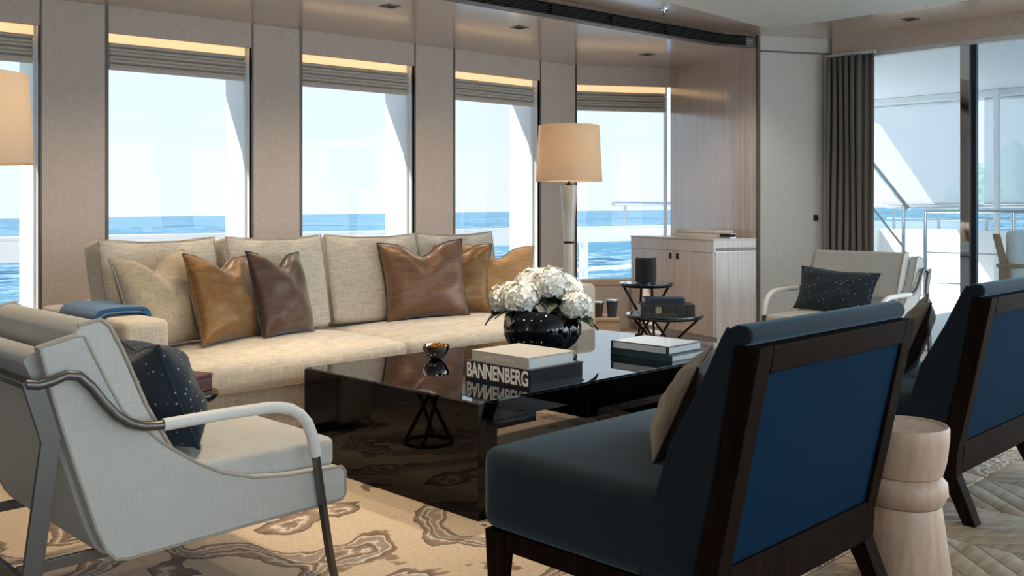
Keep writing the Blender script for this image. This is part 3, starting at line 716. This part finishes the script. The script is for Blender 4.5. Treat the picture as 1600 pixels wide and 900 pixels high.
# ------------------------------------------------------------------ white armchairs (shape in its own frame, facing +x)
CX, CY = 1.25, 2.755
side = [(.812,.777),(.85,.787),(.895,.798),(.915,.795),(.932,.757),(.972,.673),(1.01,.60),(1.068,.544),(1.115,.50),(1.21,.432),(1.282,.392),(1.378,.362),(1.479,.348),(1.60,.342),(1.665,.339),(1.679,.325),(1.679,.255),(1.665,.241),(1.378,.236),(1.02,.228),(.991,.235),(.967,.262),(.944,.317),(.892,.483),(.842,.653)]
def loc_(pts): return [(x-CX, z) for x, z in pts]
HW = .3725
def armchair(label):
    o = thing('armchair', label, 'chair', (CX, CY, 0), 0, 'white upholstered armchairs with steel frames')
    for s in (-1, 1):
        y0, y1 = (-HW, -HW+.05) if s < 0 else (HW-.05, HW)
        sp = MB().prism(loc_(side), y0, y1, 'y').build('side_panel', 'white_leather', o, .006)
        yo = y0 if s < 0 else y1
        pth = [(x-CX, yo+s*-.002, z) for x, z in side]
        MB().tube(pth, .0045, 6, True).build('piping', 'chair_piping', sp)
    # outer back shell between the sides
    ob = [(.80,.742),(.82,.70),(.842,.653),(.892,.483),(.944,.317),(.967,.262),(.991,.235),(1.05,.225),(1.10,.26),(1.02,.32),(.98,.48),(.90,.742),(.86,.765),(.82,.762)]
    def shell(pts, y0, y1): return MB().prism(loc_(pts), y0, y1, 'y')
    shell([(x-.012, z) for x, z in ob], -HW+.05, HW-.05).build('outer_back', 'white_leather', o, .01)
    MB().soft(-.22, 1.655-CX, -HW+.05, HW-.05, .249, .325, .012).build('seat_deck', 'white_leather', o)
    def fn(u, v, w, p): return (p.x, p.y, p.z + (.015*(1-u*u)*(1-v*v) if w > 0 else 0))
    c_ = MB().soft(1.06-CX, 1.678-CX, -HW+.052, HW-.052, .327, .418, .022, 6, fn).build('seat_cushion', 'white_leather', o)
    # back cushion wedge
    bc = [(.90,.795),(.93,.822),(.975,.826),(.995,.81),(1.03,.742),(1.092,.593),(1.16,.47),(1.20,.43),(1.10,.425),(1.03,.47),(.95,.63),(.90,.745)]
    b_ = shell(bc, -HW+.052, HW-.052).build('back_cushion', 'white_leather', o, .014)
    for yy in (-HW+.056, HW-.056):
        MB().tube([(x-CX, yy, z) for x, z in [(.92,.817),(.975,.828),(.998,.81),(1.033,.742),(1.095,.593),(1.163,.47)]], .005, 6).build('piping', 'chair_piping', b_)
    for s in (-1, 1):
        Y = s*(HW+.025)
        arm = [(.772,.700),(.80,.695),(.83,.70),(.862,.711),(.891,.706),(.921,.676),(.952,.632),(.983,.596),(1.015,.573),(1.05,.560),(1.085,.556),(1.106,.556)]
        MB().tube([(x-CX, Y, z) for x, z in arm], .0125, 10).build('arm_rail', 'dark_steel', o)
        slv = [(1.10,.556),(1.265,.558),(1.40,.556),(1.44,.551),(1.475,.541),(1.505,.522),(1.528,.495),(1.543,.46),(1.553,.42),(1.558,.395)]
        MB().tube([(x-CX, Y, z) for x, z in slv], .0165, 12).build('arm_sleeve', 'leather_sleeve', o)
        pr = [(-.022, -.006), (.022, -.006), (.022, .006), (-.022, .006)]
        MB().tube([(1.556-CX, Y, .40), (1.575-CX, Y, .28), (1.605-CX, Y, .10), (1.628-CX, Y, 0)], 1, prof=[(a_*.6, b__*1.2) for a_, b__ in pr], up=(0, 1, 0)).build('front_leg', 'dark_steel', o, .0015)
        MB().tube([(.785-CX, Y, .703), (.826-CX, Y, .565), (.818-CX, Y, .50), (.786-CX, Y, .257), (.755-CX, Y, 0)], 1, prof=[(b__*1.2, a_) for a_, b__ in pr], up=(0, 1, 0)).build('rear_leg', 'dark_steel', o, .0015)
        MB().box(.785-CX, 1.585-CX, Y-s*.105-.006, Y-s*.105+.006, .220, .248).build('stretcher', 'dark_steel', o, .0015)
    MB().box(.765-CX, .80-CX, -HW-.025, HW+.025, .690, .704).build('rear_bar', 'dark_steel', o, .0015)
    MB().box(.775-CX, .79-CX, -HW-.025, HW+.025, .20, .24).build('rear_stretcher', 'dark_steel', o, .0015)
    return o
a1 = armchair('white upholstered armchair with steel arms nearest the viewer beside the black table')
a2 = copy_tree(a1); a2['label'] = 'white upholstered armchair with steel arms standing before the curtain and glass door'
a2.location = (6.10, 2.985, 0); a2.rotation_euler = (0, 0, PI)

# ------------------------------------------------------------------ dark chairs (facing +y)
def slipper(label):
    W = .415
    o = thing('slipper_chair', label, 'chair', (2.285, 1.6, 0), 0, 'dark blue velvet slipper chairs')
    prof = [(-.440,.795),(-.470,.803),(-.476,.825),(-.465,.843),(-.44,.848),(-.415,.838),(-.398,.81),(-.34,.69),(-.255,.54),(-.20,.37),(-.168,.22),(-.18,.195),(-.30,.195),(-.335,.27)]
    b_ = MB().prism(prof, -W+.004, W-.004, 'x').build('backrest', 'navy_velvet', o, .012)
    for s in (-1, 1):
        MB().tube([(s*(W-.006), y, z) for y, z in prof[5:12]], .004, 6).build('piping', 'navy_velvet', b_)
    def fn(u, v, w, p): return (p.x, p.y - (.0 if v < 0 else 0), p.z + (.022*(1-u*u)*(1-v*v) if w > 0 else 0))
    MB().soft(-W, W, -.34, .40, .20, .43, .04, 7, fn).build('seat', 'navy_velvet', o)
    MB().box(-W+.02, W-.02, -.36, .38, .145, .20).build('seat_rail', 'dark_walnut', o, .004)
    for s in (-1, 1):
        x = s*(W-.035)
        MB().add([(x-.03,.32,.2),(x+.03,.32,.2),(x+.03,.385,.2),(x-.03,.385,.2),(x-.02,.335,0),(x+.02,.335,0),(x+.02,.38,0),(x-.02,.38,0)],
                 [(0,1,2,3),(7,6,5,4),(0,4,5,1),(1,5,6,2),(2,6,7,3),(3,7,4,0)]).build('front_leg', 'dark_walnut', o, .003)
        post = [(-.50,.80),(-.435,.80),(-.385,.50),(-.325,.27),(-.315,.16),(-.36,.08),(-.40,-.007),(-.445,-.007),(-.42,.06),(-.378,.16),(-.382,.24),(-.428,.45)]
        MB().prism(post, s*W-(.06 if s > 0 else 0), s*W+(.06 if s < 0 else 0), 'x').build('rear_post', 'dark_walnut', o, .004)
    MB().prism([(-.50,.80),(-.435,.80),(-.448,.735),(-.488,.735)], -W+.06, W-.06, 'x').build('top_rail', 'dark_walnut', o, .004)
    MB().prism([(-.388,.275),(-.33,.275),(-.32,.16),(-.378,.16)], -W+.06, W-.06, 'x').build('bottom_rail', 'dark_walnut', o, .004)
    MB().prism([(-.478,.735),(-.45,.735),(-.34,.27),(-.376,.27)], -W+.058, W-.058, 'x').build('back_panel', 'teal_panel', o, .003)
    return o
s1 = slipper('dark blue velvet slipper chair with walnut frame nearest the viewer, back to us')
s2 = copy_tree(s1); s2['label'] = 'dark blue velvet slipper chair with walnut frame beyond the turned wooden stool'
s2.location = (3.93, 1.67, 0)

# ------------------------------------------------------------------ turned wooden stool
o = thing('stool_table', 'pale turned wooden stool table standing between the two dark blue chairs', 'side table', (2.905, 1.22, -.0075))
MB().lathe([(.132, 0), (.135, .006), (.106, .22), (.104, .224)], 48).build('foot', 'stool_wood', o)
MB().lathe([(.098, .222), (.112, .232), (.124, .262), (.122, .292), (.104, .312), (.100, .314)], 48).build('ring', 'stool_wood', o)
MB().lathe([(.100, .312), (.108, .316), (.120, .36), (.127, .42), (.128, .455), (.124, .462), (.117, .462), (.113, .457), (.001, .457)], 48).build('seat', 'stool_wood', o)
tag(MB().tube([(2.35, 1.06, -.004), (2.50, .98, -.004), (2.62, 1.00, -.004), (2.72, 1.10, -.004), (2.775, 1.16, -.004)], .0035, 6).build('power_cable', 'black_void'), 'thin black cable curling on the floor by the wooden stool', 'cable')

# ------------------------------------------------------------------ coffee table
TX0, TX1, TY0, TY1, TZ = 2.32, 4.26, 2.49, 3.60, .42
o = thing('coffee_table', 'large black lacquer coffee table carrying books and flowers on the rug', 'table', ((TX0+TX1)/2, (TY0+TY1)/2, 0))
cx, cy = (TX0+TX1)/2, (TY0+TY1)/2
def tb(x0, x1, y0, y1, z0, z1, name, mat='black_lacquer', bev=.002):
    return MB().box(x0-cx, x1-cx, y0-cy, y1-cy, z0, z1).build(name, mat, o, bev)
tb(TX0+.095, TX1-.095, TY0, TY1, .345, TZ-.008, 'top', bev=.0008)
tb(TX0+.003, TX1-.003, TY0+.003, 3.588, TZ-.008, TZ, 'glass_top', 'black_glass', .001)
tb(TX0, TX0+.095, TY0, TY1, 0, TZ-.008, 'side_panel', bev=.0008)
tb(TX1-.095, TX1, TY0, TY1, 0, TZ-.008, 'side_panel', bev=.0008)
tb(TX0+.095, TX0+.30, TY0, TY1, .312, .345, 'bracket')
tb(2.95, TX1-.095, TY0+.03, TY1-.03, .265, .345, 'drawer_box')
# ------------------------------------------------------------------ books
def book(label, w, d, h, cover, loc, rz=0, group=None, pages='white_paper', spine_side='-x', t=.004):
    """spine on -x; x = depth, y = spine length"""
    o = thing('book', label, 'book', loc, rz, group)
    c_ = MB(); c_.box(-w/2, w/2, -d/2, d/2, 0, t).box(-w/2, w/2, -d/2, d/2, h-t, h).box(-w/2, -w/2+t, -d/2, d/2, t, h-t)
    c_.build('cover', cover, o, .0008)
    MB().box(-w/2+t, w/2-.006, -d/2+.005, d/2-.005, t, h-t).build('pages', pages, o)
    return o
def text(s, size, parent, mat, loc, rot, sx=1, off=0, name='spine_lettering', width=None):
    cu = bpy.data.curves.new(name, 'FONT'); cu.body = s; cu.size = size; cu.align_x = 'CENTER'; cu.align_y = 'CENTER'; cu.extrude = .0004; cu.offset = off
    t = bpy.data.objects.new(name+'_tmp', cu); COL.objects.link(t); bpy.context.view_layer.update()
    me = bpy.data.meshes.new_from_object(t.evaluated_get(bpy.context.evaluated_depsgraph_get())); bpy.data.objects.remove(t)
    if width:
        xs = [v.co.x for v in me.vertices]; sx = width/(max(xs)-min(xs))
    me.materials.clear(); me.materials.append(M[mat]); ob = bpy.data.objects.new(name, me); COL.objects.link(ob)
    ob.parent = parent; ob.location = loc; ob.rotation_euler = rot; ob.scale = (sx, 1, 1); return ob
b1 = book('thick black book with large white BANNENBERG spine, lower of its stack', .315, .365, .074, 'black_cover', (2.785, 2.713, TZ), 0, 'books on the coffee table', 'black_cover')
text('BANNENBERG', .080, b1, 'letter', (-.1582, 0, .037), (PI/2, 0, -PI/2), off=.0022, width=.345)
b2 = book('thick pale grey INTERIORS book lying on the black book', .27, .318, .046, 'grey_cover', (2.765, 2.70, TZ+.0745), 0, 'books on the coffee table')
text('INTERIORS', .020, b2, 'letter_pale', (-.1355, .0, .023), (PI/2, 0, -PI/2), width=.125)
for s in (-1, 1):
    MB().prism([(-.1358, 0), (-.1350, 0), (-.1350, .001)], 0, .001, 'y')
    tr = MB().add([(-.1356, s*.085, .023), (-.1356, s*.075, .031), (-.1356, s*.075, .015)], [(0, 1, 2) if s > 0 else (0, 2, 1)]); tr.build('spine_ornament', 'letter_pale', b2)
b3 = book('white book with dark teal edges, lower of the two near the dark chair', .28, .355, .030, 'teal_cover', (3.70, 2.72, TZ), 0, 'books on the coffee table')
b4 = book('white covered book, upper of the two near the dark chair', .27, .33, .036, 'teal_cover', (3.695, 2.73, TZ+.0305), R(1), 'books on the coffee table')
MB().box(-.128, .128, -.158, .158, .0362, .0368).build('dust_jacket', 'white_cover', b4)
MB().box(-.1362, -.1352, -.15, .15, .004, .032).build('spine_label', 'white_cover', b4)
# ------------------------------------------------------------------ bowl with amber shards
o = thing('bowl', 'small silver bowl of amber shards on the black coffee table', 'bowl', (2.867, 3.36, TZ))
MB().lathe([(.018, 0), (.03, .004), (.05, .022), (.061, .048), (.064, .066), (.061, .066), (.058, .048), (.046, .024), (.001, .010)], 32).build('body', 'silver', o)
rn = random.Random(3)
for k_ in range(22):
    a_ = rn.uniform(0, 2*PI); r_ = .046*math.sqrt(rn.random()); s_ = rn.uniform(.010, .018)
    mt = Matrix.Translation((r_*math.cos(a_), r_*math.sin(a_), .052+rn.uniform(0, .022)*(1-r_/.05))) @ Euler((rn.uniform(0, 1.8), rn.uniform(0, 1.8), rn.uniform(0, 1.8))).to_matrix().to_4x4()
    MB().prism([(-s_, -s_*.5), (s_*.6, -s_*.7), (s_, s_*.4), (-s_*.3, s_*.8)], -.003, .004, mat=mt).build('shard', 'amber', o)
# ------------------------------------------------------------------ vase and hydrangeas
VX, VY = 3.42, 3.22
o = thing('vase', 'round black glass vase with lobed sides holding the white hydrangeas', 'vase', (VX, VY, TZ))
lob = lambda a_, z: 1 + .17*(abs(math.cos(2.5*(a_+.77)))**.6-.7)
MB().lathe([(.10, 0), (.128, .006), (.165, .04), (.188, .085), (.190, .12), (.178, .16), (.150, .19), (.135, .20), (.128, .20), (.142, .188), (.17, .15), (.12, .03), (.001, .02)], 80, rad=lob).build('body', 'vase_glass', o, sharp=70)
def bloom_mesh(r, seed):
    rn = random.Random(seed); mb = MB(); n_ = 95
    for i in range(n_):
        z = 1-2*(i+.5)/n_*.86; a_ = i*2.39996
        rr = math.sqrt(max(0, 1-z*z)); nrm = Vector((rr*math.cos(a_), rr*math.sin(a_), z)).normalized()
        nrm = (nrm + Vector((rn.uniform(-.3, .3), rn.uniform(-.3, .3), rn.uniform(-.3, .3)))).normalized()
        p = Vector((rr*math.cos(a_), rr*math.sin(a_), z*.85))*r*rn.uniform(.86, 1.05)
        q = nrm.to_track_quat('Z', 'Y').to_matrix().to_4x4(); mt = Matrix.Translation(p) @ q @ Matrix.Rotation(rn.uniform(0, PI), 4, 'Z')
        L_ = rn.uniform(.019, .027)
        for k_ in range(4):
            m2 = mt @ Matrix.Rotation(k_*PI/2, 4, 'Z')
            mb.add([(0, 0, 0), (L_*.55, -L_*.48, .006), (L_*1.05, -L_*.15, .003+rn.uniform(-.004, .008)), (L_*1.05, L_*.2, .004), (L_*.55, L_*.48, .006)], [(0, 1, 2, 3, 4)], m2)
    mb.lathe([(.001, -r*.6), (r*.6, -r*.3), (r*.78, 0), (r*.6, r*.5), (.001, r*.72)], 12)
    return mb.mesh('bloom', 0, 50)
def leaf_mb(L_, mt):
    vs, fs = [], []
    for i in range(9):
        t = i/8; w_ = .36*L_*math.sin(PI*min(1, t**.8))*(1+(.10 if i % 2 else -.06)) + .001
        for s in (-1, 0, 1): vs.append((t*L_, s*w_, .12*L_*math.sin(PI*t) + (.05*L_ if s else 0)))
    for i in range(8):
        for k_ in range(2): fs.append((i*3+k_, i*3+k_+1, i*3+k_+4, i*3+k_+3))
    return MB().add(vs, fs, mt)
heads = [(-.165, .075, .245, .085, 'outermost white hydrangea drooping over the sofa side rim of the vase'),
         (-.10, -.045, .265, .092, 'white hydrangea low at the front of the vase above the grey book'),
         (-.035, .085, .315, .090, 'white hydrangea at the peak of the bouquet toward the windows'),
         (.045, -.02, .325, .088, 'creamy hydrangea at the centre top of the bouquet'),
         (.115, .05, .29, .085, 'white hydrangea behind the large green leaf toward the far sofa arm'),
         (.165, -.075, .225, .075, 'small white hydrangea hanging lowest on the books side of the vase'),
         (.085, .14, .245, .08, 'white hydrangea at the back of the vase')]
for i, (u, v_, z, r_, lb) in enumerate(heads):
    # u runs across the line of sight, v away from it
    px_ = VX + (u - 0)*.7071 + v_*.7071; py_ = VY - u*.7071 + v_*.7071
    o = thing('hydrangea', lb, 'flower', (px_, py_, TZ+z), 0, 'white hydrangeas in the black vase')
    me = bloom_mesh(r_, i); me.materials.append(M['petal']); bo = bpy.data.objects.new('bloom', me); COL.objects.link(bo); bo.parent = o; bo['kind'] = 'stuff'
    dx_, dy_ = (VX-px_)*.6, (VY-py_)*.6
    MB().tube([(0, 0, -r_*.5), (dx_*.7, dy_*.7, -r_*.5-.06), (dx_*1.2, dy_*1.2, .035-z)], .005, 6).build('stem', 'stem', o)
    out = Vector((px_-VX, py_-VY, 0)); out = out.normalized() if out.length > .02 else Vector((-.7, -.7, 0))
    for k_ in range(2):
        a_ = math.atan2(out.y, out.x) + (-.5, .6)[k_]
        mt = Matrix.Translation((out.x*.0, out.y*.0, -r_*.75)) @ Matrix.Rotation(a_, 4, 'Z') @ Matrix.Rotation(R(18+14*k_), 4, 'Y')
        leaf_mb(.13, mt).build('leaf', 'leaf', o)
# two bigger leaves in front belong to the centre bloom
cen = [q for q in bpy.data.objects if q.get('label', '').startswith('creamy hydrangea')][0]
for a_, t_, L_ in ((R(-150), 35, .17), (R(-120), 42, .17), (R(-75), 24, .21), (R(-100), 50, .18), (R(-50), 32, .19)):
    leaf_mb(L_, Matrix.Translation((0, 0, -.06)) @ Matrix.Rotation(a_, 4, 'Z') @ Matrix.Rotation(R(t_), 4, 'Y')).build('leaf', 'leaf', cen)

# ------------------------------------------------------------------ little side tables
def ring(r, z, n_=40): return [(r*math.cos(2*PI*i/n_), r*math.sin(2*PI*i/n_), z) for i in range(n_)]
def side_table(label, loc, r, h, rot=0, basket=True):
    o = thing('side_table', label, 'side table', loc, rot, 'round black side tables')
    MB().lathe([(r-.012, h-.020), (r-.003, h-.018), (r, h-.008), (r-.003, h), (.001, h)], 48).build('table_top', 'marble_dark', o)
    MB().tube(ring(r-.02, h-.024), .006, 8, True).build('top_ring', 'bronze', o)
    MB().tube(ring(r*.78, .008), .008, 8, True).build('base_ring', 'bronze', o)
    for k_ in range(4):
        a0 = 2*PI*k_/4; a1 = a0 + 2.5
        MB().tube([((r-.03)*math.cos(a0), (r-.03)*math.sin(a0), h-.024), (r*.78*math.cos(a1), r*.78*math.sin(a1), .008)], .009, 8).build('leg', 'bronze', o)
    return o
side_table('low round black side table with the dark leather books, by the wooden cabinet', (5.33, 3.87, 0), .265, .405, R(20))
side_table('taller small round black side table carrying the dark speaker', (5.66, 4.27, 0), .20, .578, R(50))
side_table('small round black side table tucked between the white armchair and the sofa arm', (1.70, 3.50, 0), .145, .405)
o = thing('trinket_box', 'small mottled red and black box on the round table beside the white armchair', 'box', (1.755, 3.50, .4055), R(20))
MB().box(-.05, .05, -.05, .05, 0, .05).build('body', 'pattern_box', o, .003)
MB().box(-.052, .052, -.052, .052, .05, .066).build('lid', 'pattern_box', o, .003)
# speaker
pl = []
for i in range(28):
    a_ = 2*PI*i/28; r_ = .075*(1 - .10*math.cos(3*(a_-R(45)))); pl.append((r_*math.cos(a_), r_*math.sin(a_)))
o = thing('speaker', 'black cloth covered speaker on the taller round side table', 'speaker', (5.63, 4.25, .578), 0)
MB().prism(pl, .008, .178).build('body', 'speaker_cloth', o, .006)
MB().prism([(x*.97, y*.97) for x, y in pl], .178, .186).build('top_plate', 'black_cover', o, .004)
MB().prism([(x*.9, y*.9) for x, y in pl], 0, .008).build('foot', 'black_cover', o)
# books on the side table (spine faces the viewer)
bk = book('thick dark leather bound book with gilt spine label under a navy book', .235, .36, .072, 'leather_book', (5.33, 3.86, .405), R(43), 'books on the side table')
for y_ in (-.13, -.06, .03, .09):
    MB().box(-.120, -.1165, y_-.004, y_+.004, .0, .072).build('raised_band', 'black_cover', bk, .001)
MB().box(-.1192, -.1172, .042, .080, .016, .058).build('spine_label', 'gilt', bk)
bk = book('navy book lying on top of the thick dark leather book', .16, .27, .036, 'navy_cover', (5.36, 3.90, .4775), R(43), 'books on the side table')
MB().box(-.0812, -.0802, -.115, .095, .008, .028).build('spine_label', 'black_cover', bk)

# ------------------------------------------------------------------ wooden cabinet
Pn = Vector(PB)-Vector(PA); ln = Pn.length; Pn.normalize(); nn = Vector((Pn.y, -Pn.x))   # along the panel, toward the room
ang = math.atan2(Pn.y, Pn.x)
base = Vector(PA) + nn*.003
o = thing('cabinet', 'pale wood cabinet with two doors standing against the glossy wooden panel', 'cabinet', (base.x, base.y, 0), ang)
Lc, Dc = ln-.005, .44   # local x along the wall from the window, local -y into the room
MB().box(.0, Lc, -Dc+.02, 0, .06, .80).build('body', 'cab_wood', o, .002)
MB().box(.02, Lc-.02, -Dc+.05, 0, -.008, .06).build('plinth', 'header_metal', o)
MB().box(-.002, Lc+.002, -Dc-.003, 0, .760, .768).build('inlay_strip', 'header_metal', o)
MB().box(0, Lc, -Dc, 0, .768, .862).build('drawer_front', 'cab_wood', o, .002)
MB().box(-.004, Lc+.003, -Dc-.006, 0, .862, .872).build('top', 'cab_wood', o, .002)
for x0, x1 in ((.005, Lc*.555-.003), (Lc*.555+.003, Lc-.005)):
    dd_ = MB().box(x0, x1, -Dc, -Dc+.02, .065, .758).build('door', 'cab_wood', o, .002)
    xh = x1-.05 if x0 < .1 else x0+.05
    MB().box(xh-.017, xh+.017, -Dc-.008, -Dc, .685, .735).build('handle', 'bronze', dd_, .003)
def on_cab(x, y): q = base + Pn*x + nn*y; return (q.x, q.y)
p_ = on_cab(.80, .20)
bx = thing('storage_box', 'low cream lidded box on top of the wood cabinet', 'box', (p_[0], p_[1], .8725), ang)
MB().box(-.30, .30, -.09, .09, 0, .040).build('body', 'cream_box', bx, .002)
MB().box(-.303, .303, -.093, .093, .042, .066).build('lid', 'cream_box', bx, .002)
p_ = on_cab(1.17, .22)
ck = thing('desk_clock', 'small low silver desk clock on the wood cabinet beside the cream box', 'clock', (p_[0], p_[1], .8725), ang)
MB().box(-.075, .075, -.03, .03, 0, .012).box(-.075, .075, -.03, .03, .034, .042).build('case', 'steel', ck, .003)
MB().box(-.07, .07, -.026, .026, .012, .034).build('dial', 'black_void', ck)
# low beige plinth box with dark bins by the last window
o = thing('low_chest', 'low beige chest between the sofa arm and the last window', 'chest', (5.95, 4.98, -.008), R(-45))
MB().box(-.22, .16, -.18, .18, 0, .24).build('body', 'beige_box', o, .004)
MB().box(-.225, .165, -.185, .185, .24, .262).build('top', 'beige_box', o, .004)
MB().box(-.19, .13, -.186, -.18, .04, .21).build('door', 'beige_box', o, .002)
q0 = Matrix.Rotation(R(-45), 3, 'Z')
for (x, w_, h_, mt, lb) in ((-.14, .13, .13, 'dark_bin', 'dark blue grey tapered pot on the low beige chest, nearest the sofa arm'),
                           (.0, .10, .12, 'brown_bin', 'brown tapered pot in the middle of the low beige chest'),
                           (.115, .10, .135, 'dark_bin', 'dark tapered pot on the low beige chest, nearest the round side tables')):
    p_ = q0 @ Vector((x, -.05, 0))
    bn = thing('pot', lb, 'pot', (5.95+p_.x, 4.98+p_.y, .2545), R(-45), 'dark pots on the low chest')
    MB().lathe([(w_*.36, 0), (w_*.48, h_), (w_*.44, h_), (w_*.34, .01), (.001, .01)], 20).build('body', mt, bn)
    MB().lathe([(w_*.48, h_-.012), (w_*.50, h_-.006), (w_*.49, h_+.002), (w_*.43, h_+.002)], 20).build('rim', 'silver', bn)
